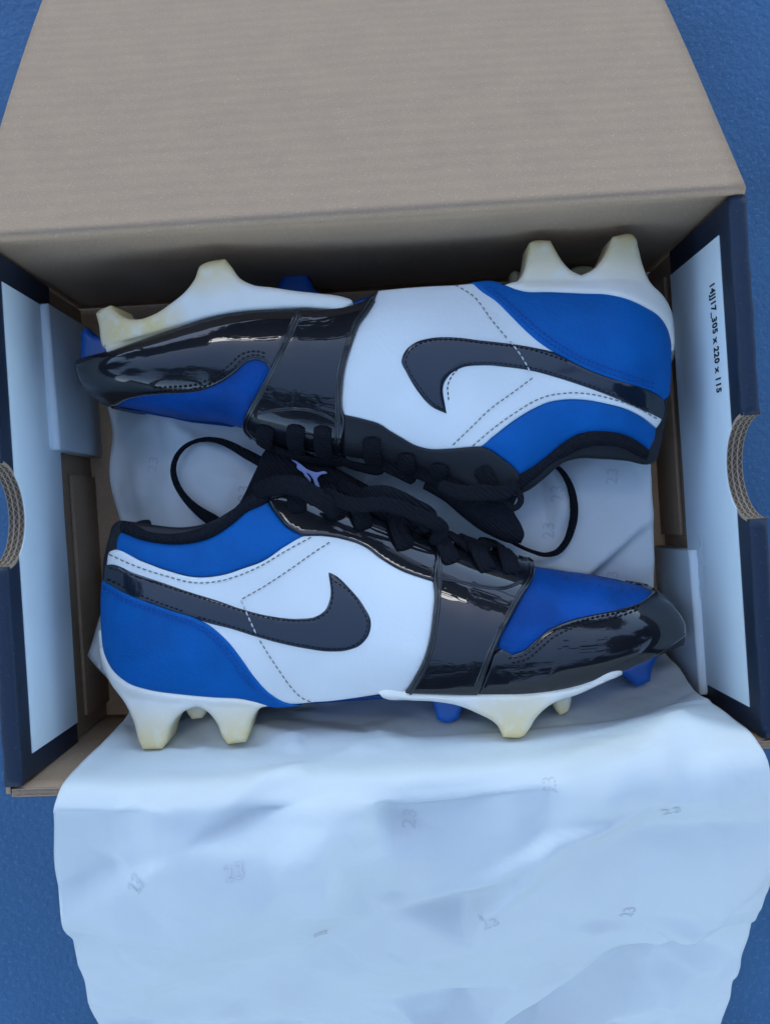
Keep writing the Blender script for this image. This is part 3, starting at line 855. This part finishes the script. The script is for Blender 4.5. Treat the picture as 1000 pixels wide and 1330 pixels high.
# soles
ytip = lambda y0, y1: (lambda q: np.clip((q[:, 1] - y0) / (y1 - y0), 0, 1))
def near(pts, rad):
    P = np.array(pts, float)
    return lambda q: np.clip(1 - np.min(np.linalg.norm(q[:, None, :] - P[None], axis=2), axis=1) / rad, 0, 1)**.8
def split_out(o, V, F, region, name, m):
    """move the faces of a moulded plate that belong to one stud into a child of their own"""
    poly = np.array(region, float)
    me = o.data; bm = bmesh.new(); bm.from_mesh(me); bm.faces.ensure_lookup_table()
    # photo position of each face centre, from the world position
    sel = []
    C = []
    for f in bm.faces:
        c = f.calc_center_median(); k = FPX / (CAM_H - c.z); C.append((500 + c.x * k, 665 - c.y * k))
    ins = inside(np.array(C), poly)
    # faces below the upper skin use their own upper neighbours: project at the same pixel
    sel = [f for f, i in zip(bm.faces, ins) if i]
    bm2 = bm.copy(); bm2.faces.ensure_lookup_table()
    ids = {f.index for f in sel}
    bmesh.ops.delete(bm2, geom=[f for f in bm2.faces if f.index not in ids], context='FACES')
    bmesh.ops.delete(bm, geom=sel, context='FACES')
    bm.to_mesh(me); bm.free()
    me2 = bpy.data.meshes.new(name); bm2.to_mesh(me2); bm2.free(); me2.materials.append(m)
    c = bpy.data.objects.new(name, me2); COL.objects.link(c); c.parent = o
    return c

hplA = [(135.5, 778), (133.5, 805), (134, 832), (138, 862), (150, 890), (166, 914), (176, 937), (185, 968), (188, 973), (212, 972), (217, 964), (223, 943), (231, 931), (243, 922), (258, 918), (270, 924), (282, 938), (291, 959), (297, 966), (320, 963), (324, 950), (331, 929), (338, 920), (354, 915.5),
        (338, 909), (318, 905), (276, 902), (233, 898), (198, 893), (170, 884), (152, 868), (141, 847), (137, 818)]
yA = near([(187, 976), (200, 978), (213, 976), (298, 970), (308, 970), (320, 967)], 66)
o, V, F, poly = panel(SA, 'heel_plate', hplA, M['plate'], A, off=.0010, h=.0020, r=.0020, depth=.011, yellow=yA, ret=True)
split_out(o, V, F, [(150, 926), (243, 926), (243, 985), (150, 985)], 'stud', M['plate'])
split_out(o, V, F, [(272, 928), (345, 928), (345, 985), (272, 985)], 'stud', M['plate'])
fplA = [(491, 897), (498, 894.5), (523, 896), (588, 899), (645, 898), (687, 897), (730, 891), (766, 880), (795, 867), (805, 866), (807, 870), (798, 878), (773, 891), (744, 903.5), (728, 908), (710, 918), (695, 933), (687, 946), (680, 955), (653, 957), (645, 941), (636, 934), (624, 928), (595, 916), (566, 911), (530, 909), (498, 905)]
yB = near([(655, 962), (666, 962), (680, 960)], 72)
o, V, F, poly = panel(SA, 'forefoot_plate', fplA, M['plate'], A, off=.0012, h=.0022, r=.0020, depth=.011, yellow=yB, ret=True)
split_out(o, V, F, [(628, 926), (705, 926), (705, 970), (628, 970)], 'stud', M['plate'])
slab('stud', [(719, 905), (744, 900), (742, 918), (739, 925), (729, 931), (724, 926), (719, 914)], .076, .012, M['plate'], A, yellow=near([(730, 932)], 32))
slab('stud', [(560, 905), (606, 905), (602, 920), (596, 936), (579, 941), (568, 936), (564, 922)], .073, .013, M['bplate'], A)
slab('stud', [(236, 908), (272, 908), (268, 924), (262, 934), (248, 936), (241, 926)], .070, .013, M['plate'], A, yellow=near([(254, 938)], 30))
slab('toe_plate', [(796, 874), (830, 856), (856, 842), (884, 825), (888, 828), (887, 836), (868, 846), (857, 853), (850, 866), (846, 886), (829, 894), (820, 886), (810, 878)], .058, .020, M['bplate'], A)
slab('outsole', [(400, 905), (520, 897), (680, 895), (800, 866), (870, 830), (874, 836), (806, 876), (690, 905), (520, 908), (404, 915)], .058, .034, M['bplate'], A, r=.0012)

# tongue, laces
tngA = [(298, 671), (311, 651), (330, 612), (347, 580), (358, 574), (380, 580), (410, 592), (445, 612), (485, 634), (520, 655), (540, 680), (500, 684), (450, 672), (400, 662), (372, 655), (350, 652), (330, 662), (310, 678)]
slab('tongue', tngA, .066, .010, M['knit'], A, r=.0028, dome=.003, grid=6)
logo = [(285, 425), (300, 428), (345, 462), (385, 490), (410, 512), (450, 532), (480, 540), (540, 536), (549, 547), (500, 560), (485, 580), (495, 610), (509, 664), (495, 671), (470, 610), (455, 575), (430, 548), (418, 545), (446, 590), (440, 606), (429, 600), (412, 568), (392, 537), (374, 527), (359, 510), (361, 492), (340, 475), (300, 444), (285, 436)]
slab('tongue_logo', [(310 + a / 4.762, 500 + b / 4.762) for a, b in logo], .0700, .0012, M['logo'], A, r=.0002, corner=60, grid=3)
for a in [[(390, 618), (384, 640), (386, 668)], [(424, 630), (428, 652), (437, 678)], [(455, 645), (462, 668), (474, 690)], [(505, 668), (514, 694), (527, 716)], [(556, 688), (570, 712), (588, 736)], [(600, 702), (616, 726), (634, 747)], [(640, 712), (654, 732), (664, 752)]]:
    lace_over(SA, a, 24, .0040, A)
for a in [[(402, 640), (440, 652), (480, 668)], [(440, 628), (490, 660), (540, 690)], [(520, 676), (560, 700), (610, 722)], [(590, 700), (625, 716), (668, 736)]]:
    lace_over(SA, a, 20, .0052, A)
for pts, zs, wd in [([(420, 640), (455, 655), (500, 655), (540, 668), (575, 690), (560, 706)], [.086, .090, .092, .090, .088, .084], [16, 18, 18, 18, 18, 14]),
                    ([(330, 640), (352, 632), (380, 630), (410, 645), (440, 668)], [.080, .086, .090, .090, .086], [20, 24, 24, 22, 18]),
                    ([(470, 640), (500, 640), (535, 655), (560, 672), (548, 690)], [.084, .088, .088, .086, .084], [15, 18, 18, 17, 14])]:
    lace_loop(pts, zs, wd, A)
lace_loop([(345, 604), (337, 599), (315, 587), (301, 579), (286, 573), (272, 570.6), (254, 573), (238, 582), (228, 596), (225, 612), (229, 628), (240, 646), (256, 662), (276, 676), (296, 690)],
          [.060, .056, .053, .051, .050, .050, .050, .051, .053, .056], [14, 13, 10, 7, 5.5, 7, 8.5, 9, 12, 17, 19], A)
adopt(A)

# ---- upper cleat -----------------------------------------------------------
topB = [(101, 479), (103, 489), (110, 501), (121, 511), (134, 521), (150, 527), (190, 534), (238, 544), (292, 550), (316, 557), (333, 570), (380, 582), (440, 592), (500, 602), (560, 616), (600, 632), (640, 644), (660, 645), (675, 639), (697, 622), (717, 605), (735, 600), (763, 600.5), (794, 602.5), (827, 606),
        (836, 602), (842, 590), (847, 572), (852, 555), (858, 530), (863, 505), (868, 470), (872, 440)]
botB = [(101, 476), (110, 471), (141, 460), (195, 441), (247, 423), (312, 407), (354, 403), (440, 401), (470, 393), (491, 380), (552, 373.5), (610, 369), (680, 367), (757, 367), (820, 371), (845, 385), (858, 402), (866, 420), (872, 436)]
SB = Shoe(topB, botB, 865, 107, (710, 838), (640, 333))
B = empty('football_cleat', (*[float(v) for v in pw(490, 460, Z0)], 0), 0,
          'upper blue, white and black low-cut cleat turned upside down with its toe to the left', 'cleat', 'pair of cleats in the box')
body(SB, B)
quarterB = [(491, 378), (552, 372.5), (588, 371), (622, 369), (668, 385), (706, 425), (748, 455), (803, 478), (850, 498), (859, 530), (857, 546), (851, 556), (835, 543), (812, 531), (786, 524), (757, 519), (731, 519), (713, 522), (692, 531), (666, 547), (640, 567), (621, 581), (611, 581), (584, 583), (559, 583), (542, 579), (521, 568), (507, 560), (493, 551), (474, 545), (447, 539), (444, 530), (444, 505), (448, 475), (457, 446), (467, 421), (480, 404)]
panel(SB, 'quarter', quarterB, M['white'], B, off=.0004, h=.0010, mirror=True)
heelB = [(611, 368), (624, 380), (642, 392), (660, 409), (679, 428), (700, 446), (718, 458), (744, 472), (770, 484), (801, 495), (827, 503), (845, 510), (858, 520), (863, 516), (866, 498), (867, 472), (866, 441), (862, 427), (852, 412), (832, 399), (809, 389), (786, 384), (757, 383), (713, 381), (679, 380), (655, 372), (640, 366)]
panel(SB, 'heel_panel', heelB, M['blue'], B, off=.0013, h=.0010, mirror=True)
collarB = [(622, 580), (640, 567), (666, 547), (692, 531), (713, 522), (731, 519), (757, 519), (786, 524), (812, 531), (835, 543), (851, 556), (850, 566), (842, 586), (832, 578), (816, 569), (783, 562), (750, 566), (728, 579), (710, 594), (690, 609), (675, 619), (664, 605), (651, 595), (634, 584)]
panel(SB, 'collar_panel', collarB, M['blue'], B, off=.0, h=.0008, mirror=True, puff=.0012)
bindB = [(842, 584), (832, 576), (816, 566), (783, 559), (750, 563), (728, 576), (710, 591), (690, 606), (673, 616), (668, 628), (676, 636), (697, 619), (716, 602), (735, 592), (757, 582), (785, 578), (812, 583), (830, 593), (839, 597)]
panel(SB, 'collar_binding', bindB, M['knit'], B, off=.0006, h=.0032, r=.0036, grid=3.2, mirror=True)
swooshB = [(581, 538.5), (559, 528), (541, 508), (527, 485), (520, 470), (525, 456), (538, 445), (559, 439), (588, 438), (624, 442), (660, 446), (692, 451), (718, 457), (744, 469), (770, 481), (801, 492), (827, 500), (858, 516), (860, 532), (857, 546), (843, 538.5), (822, 529.5), (796, 517.5), (770, 507.5), (744, 498.5), (718, 490.5), (692, 483.5), (660, 478.5), (624, 476), (599, 479), (584, 488), (577, 499), (579, 528)]
panel(SB, 'side_logo', swooshB, M['swoosh'], B, off=.0009, h=.0010, r=.0013, mirror=True)
eyeB = [(446, 537), (474, 543.5), (493, 549.5), (507, 558.5), (521, 566.5), (542, 577.5), (559, 581.5), (584, 581.5), (611, 579.5), (622, 579), (636, 584), (652, 595), (665, 605), (676, 619), (674, 634), (650, 640), (615, 632), (580, 618), (540, 606), (500, 598), (446, 588)]
panel(SB, 'eyestay', eyeB, M['black'], B, off=.0010, h=.0010, mirror=True)
toeboxB = [(146, 526), (184, 509), (221, 506), (265, 502), (291, 491), (308, 479), (320, 467), (333, 464), (349, 469), (354, 482), (345, 498), (335, 513), (327, 528), (318, 556.5), (292, 549.5), (238, 543.5), (190, 533.5)]
panel(SB, 'toe_box', toeboxB, M['toe_blue'], B, off=.0, h=.0008, mirror=True, puff=.0006)
toecapB = [(102, 475), (105, 486), (111, 499), (121, 510), (134, 520), (142, 526), (152, 524), (166, 516), (184, 511.5), (221, 508.5), (265, 504.5), (291, 493.5), (308, 481.5), (320, 471), (333, 467.5), (346, 472.5), (352, 484), (372, 445), (390, 406), (354, 404), (312, 407), (270, 415), (247, 423), (195, 441), (141, 460), (119, 468)]
panel(SB, 'toe_cap', toecapB, M['patent'], B, off=.0010, h=.0010, mirror=True)
vampB = [(387, 404), (440, 402), (472, 394), (491, 379), (480, 404), (467, 421), (457, 446), (448, 475), (444, 505), (444, 530), (447, 540), (441, 588), (400, 581), (360, 575), (333, 568), (322, 561), (319, 553), (325, 527), (334, 511), (351, 482), (370, 445)]
panel(SB, 'vamp_panel', vampB, M['patent'], B, off=.0016, h=.0010, mirror=True)
ridge(SB, 'seam_strip', [(484, 392), (474, 407), (462, 423), (452, 447), (443, 475), (439, 505), (439, 530), (437, 575)], M['patent'], B, 9, off=.0022)
ridge(SB, 'seam_strip', [(389, 410), (373, 446), (355, 482), (338, 512), (329, 528), (323, 552), (332, 563)], M['patent'], B, 9, off=.0022)
ridge(SB, 'seam_strip', [(336, 533), (365, 529), (400, 530), (424, 538), (438, 545)], M['patent'], B, 5, off=.0022)
stitches(SB, [[(590, 372), (612, 385), (640, 420), (660, 443)], [(691, 491), (664, 511), (640, 528), (610, 556), (585, 580)],
              [(613, 579), (640, 556), (664, 539), (684, 526), (705, 516), (731, 511), (757, 511), (796, 519), (822, 528), (853, 546)]], M['thread_w'], B, off=.0017)
stitches(SB, [[(661, 444), (676, 464), (690, 489)]], M['thread_l'], B, off=.0024, dash=6.5, wd=.0004)
stitches(SB, [[(577, 532), (561, 523), (546, 505), (532, 484), (526, 470), (530, 459), (541, 449), (560, 443), (588, 442), (624, 446), (690, 455), (740, 471)], [(582, 520), (581, 500), (588, 486), (601, 475), (624, 472), (660, 474), (692, 479), (744, 494), (796, 513), (843, 534)]], M['thread_k'], B, off=.0023, dash=5)
stitches(SB, [[(628, 376), (655, 398), (686, 426), (712, 447), (746, 467), (775, 480), (803, 490), (848, 505)], [(634, 374), (660, 395), (692, 424), (717, 443), (750, 463), (778, 475), (806, 485), (850, 500)]], M['thread_b'], B, off=.0026, dash=4.5)
stitches(SB, [[(180, 507), (221, 504), (263, 500), (288, 489), (304, 478), (317, 466), (333, 462), (348, 466)], [(200, 500), (221, 499), (261, 495), (285, 484), (300, 473), (314, 461), (333, 457), (350, 461)]], M['thread_k'], B, off=.0024, dash=5, wd=.0004)
hplB = [(652, 372), (662, 369), (671, 366), (678, 356), (682, 345), (687, 316), (691, 314), (714, 313), (721, 326), (731, 342), (741, 352), (754, 358), (767, 352), (780, 339), (788, 325), (795, 308), (799, 307), (820, 306), (823, 309), (827, 324), (832, 345), (841, 367), (856, 384), (866, 403), (870, 425), (870, 455), (866, 477), (865, 441), (861, 428), (851, 414), (832, 401), (809, 391), (786, 386.5), (757, 385), (713, 383), (679, 382), (666, 379)]
yC = near([(687, 309), (700, 309), (714, 309), (797, 302), (808, 302), (822, 302)], 74)
o, V, F, poly = panel(SB, 'heel_plate', hplB, M['plate'], B, off=.0010, h=.0020, r=.0020, depth=.011, yellow=yC, ret=True)
split_out(o, V, F, [(668, 300), (738, 300), (738, 348), (668, 348)], 'stud', M['plate'])
split_out(o, V, F, [(776, 295), (845, 295), (845, 348), (776, 348)], 'stud', M['plate'])
fplB = [(129, 408), (133, 404), (147, 397), (155, 407), (168, 414), (180, 415.5), (199, 410), (224, 394), (241, 380), (254, 363), (262, 345), (268, 342), (293, 337), (301, 347), (312, 362), (327, 370), (354, 374), (388, 379), (417, 382), (448, 387), (457, 391), (459, 397), (453, 402), (396, 401), (354, 404), (312, 407), (270, 415), (247, 423), (195, 441), (141, 460), (136, 447), (133, 424)]
yD = near([(262, 340), (278, 335), (293, 333), (130, 404), (147, 394), (160, 430), (200, 425)], 52)
o, V, F, poly = panel(SB, 'forefoot_plate', fplB, M['plate'], B, off=.0012, h=.0022, r=.0020, depth=.011, yellow=yD, ret=True)
split_out(o, V, F, [(245, 330), (318, 330), (318, 372), (245, 372)], 'stud', M['plate'])
split_out(o, V, F, [(120, 390), (165, 390), (165, 422), (120, 422)], 'stud', M['plate'])
slab('toe_plate', [(102, 475), (103, 450), (103, 430), (110, 424), (121, 434), (134, 438), (142, 454), (140, 462), (119, 471)], .058, .020, M['bplate'], B)
slab('stud', [(352, 385), (358, 374), (364, 362), (367, 342), (371, 340), (392, 340), (396, 345), (402, 362), (413, 377), (440, 383), (440, 392)], .036, .014, M['bplate'], B)
slab('stud', [(732, 372), (738, 352), (744, 347), (774, 347), (780, 352), (786, 372)], .030, .014, M['plate'], B, yellow=near([(760, 344)], 26))
slab('stud', [(662, 372), (664, 353), (669, 350), (676, 352), (680, 372)], .034, .012, M['plate'], B, yellow=near([(668, 350)], 30))
slab('outsole', [(104, 474), (140, 458), (195, 437), (250, 418), (320, 400), (440, 396), (490, 380), (495, 386), (440, 404), (320, 410), (250, 426), (195, 445), (110, 480)], .058, .034, M['bplate'], B, r=.0012)
tngB = [(560, 606), (610, 612), (660, 618), (676, 640), (668, 660), (679, 683), (682.5, 695), (678, 706), (664, 706), (647, 700), (626, 689), (601, 670), (580, 652), (550, 634)]
slab('tongue', tngB, .074, .011, M['knit'], B, r=.0032, dome=.003, grid=6)
for a in [[(348, 548), (346, 560), (352, 578)], [(386, 548), (386, 564), (392, 586)], [(420, 550), (420, 566), (426, 590)], [(482, 566), (484, 582), (494, 606)], [(528, 586), (530, 600), (538, 618)], [(574, 600), (572, 614), (578, 636)], [(624, 606), (634, 622), (642, 646)]]:
    lace_over(SB, a, 22, .0036, B)
for a in [[(352, 572), (400, 582), (450, 594)], [(440, 588), (490, 600), (540, 622)], [(520, 606), (570, 622), (620, 646)]]:
    lace_over(SB, a, 19, .0046, B)
lace_loop([(672, 628), (655, 640), (630, 640), (600, 640), (570, 630)], [.086, .090, .092, .090, .086], [14, 18, 20, 18, 15], B)
lace_loop([(655, 650), (668, 660), (676, 652), (674, 640), (660, 636)], [.084, .086, .086, .086, .086], [7, 8, 8, 8, 8], B)
lace_loop([(705, 594), (719, 603), (730, 613), (739, 628), (744.5, 648), (745.6, 666), (742, 687), (734.6, 705), (723.6, 717), (708, 720.6), (693, 717), (672, 708), (655, 698)],
          [.060, .056, .054, .053, .053, .053, .054, .055, .058, .062], [5, 6, 8, 10, 11, 11, 9.5, 9, 6, 5, 5, 5], B)
adopt(B)

# ------------------------------------------------------------------ trees standing round the yard (seen mirrored in the patent leather)
M['leaf'] = mat('dark_leaf', (.035, .055, .020), .7, .2, vary=.5, vscale=2)
M['bark'] = mat('grey_bark', (.09, .075, .06), .9, .1, nscale=30, nstr=.8, ndist=.02)
def tree_meshes(seed, h, rad, nleaf):
    r = random.Random(seed)
    V = []; F = []; tips = []
    def limb(p, d, L, r0, lev):
        n = 5; K = 6; rows = []
        for i in range(n + 1):
            t = i / n; rr = r0 * (1 - .65 * t)
            a = d.orthogonal().normalized(); b = d.cross(a).normalized(); base = len(V)
            for k in range(K):
                an = 2 * math.pi * k / K; V.append(tuple(p + a * math.cos(an) * rr + b * math.sin(an) * rr))
            rows.append(base)
            if i < n:
                p = p + d * (L / n); d = (d + Vector((r.uniform(-1, 1), r.uniform(-1, 1), r.uniform(-.3, .6))) * .16).normalized()
            if lev < 2 and i >= (2 if lev == 0 else 1):
                for _ in range(2):
                    dd = (d + Vector((r.uniform(-1, 1), r.uniform(-1, 1), r.uniform(-.1, .8))) * .62).normalized()
                    limb(p.copy(), dd, L * r.uniform(.42, .62), rr * .55, lev + 1)
            if lev >= 2: tips.append(p.copy())
        for i in range(n):
            for k in range(K):
                a0 = rows[i] + k; b0 = rows[i] + (k + 1) % K; c0 = rows[i + 1] + (k + 1) % K; d0 = rows[i + 1] + k
                F.append((a0, b0, c0, d0))
    limb(Vector((0, 0, 0)), Vector((0, 0, 1)), h * .62, h * .028, 0)
    trunk = (V, F)
    LV = []; LF = []
    for _ in range(nleaf):
        c = r.choice(tips) + Vector((r.gauss(0, .22), r.gauss(0, .22), r.gauss(0, .22)))
        a = Vector((r.gauss(0, 1), r.gauss(0, 1), r.gauss(0, 1))).normalized(); b = a.orthogonal().normalized()
        s_ = r.uniform(.08, .17); k = len(LV)
        LV += [tuple(c - a * s_), tuple(c + b * s_ * .5), tuple(c + a * s_), tuple(c - b * s_ * .5)]; LF.append((k, k + 1, k + 2, k + 3))
    return trunk, (LV, LF)
protos = []
for sd_, h in ((1, 4.6), (2, 5.4), (3, 4.0)):
    (tv, tf_), (lv, lf) = tree_meshes(sd_, h, 1, 4200)
    mt = bpy.data.meshes.new('trunk'); mt.from_pydata(tv, [], tf_); mt.materials.append(M['bark'])
    ml = bpy.data.meshes.new('crown'); ml.from_pydata(lv, [], lf); ml.materials.append(M['leaf'])
    protos.append((mt, ml))
rt = random.Random(4)
NTREE = 11
for i in range(NTREE):
    a = 2 * math.pi * i / NTREE + rt.uniform(-.16, .16); d = rt.uniform(3.6, 4.8)
    t = empty('leafy_tree', (d * math.sin(a), d * math.cos(a), -.004), rt.uniform(0, 6), 'dark leafy tree round the yard, seen only mirrored in the patent leather', 'tree', 'trees mirrored in the patent leather')
    k = rt.uniform(.85, 1.15); t.scale = (k, k, k)
    for nm, me in zip(('trunk', 'crown'), protos[i % 3]):
        o = bpy.data.objects.new(nm, me); COL.objects.link(o); o.parent = t
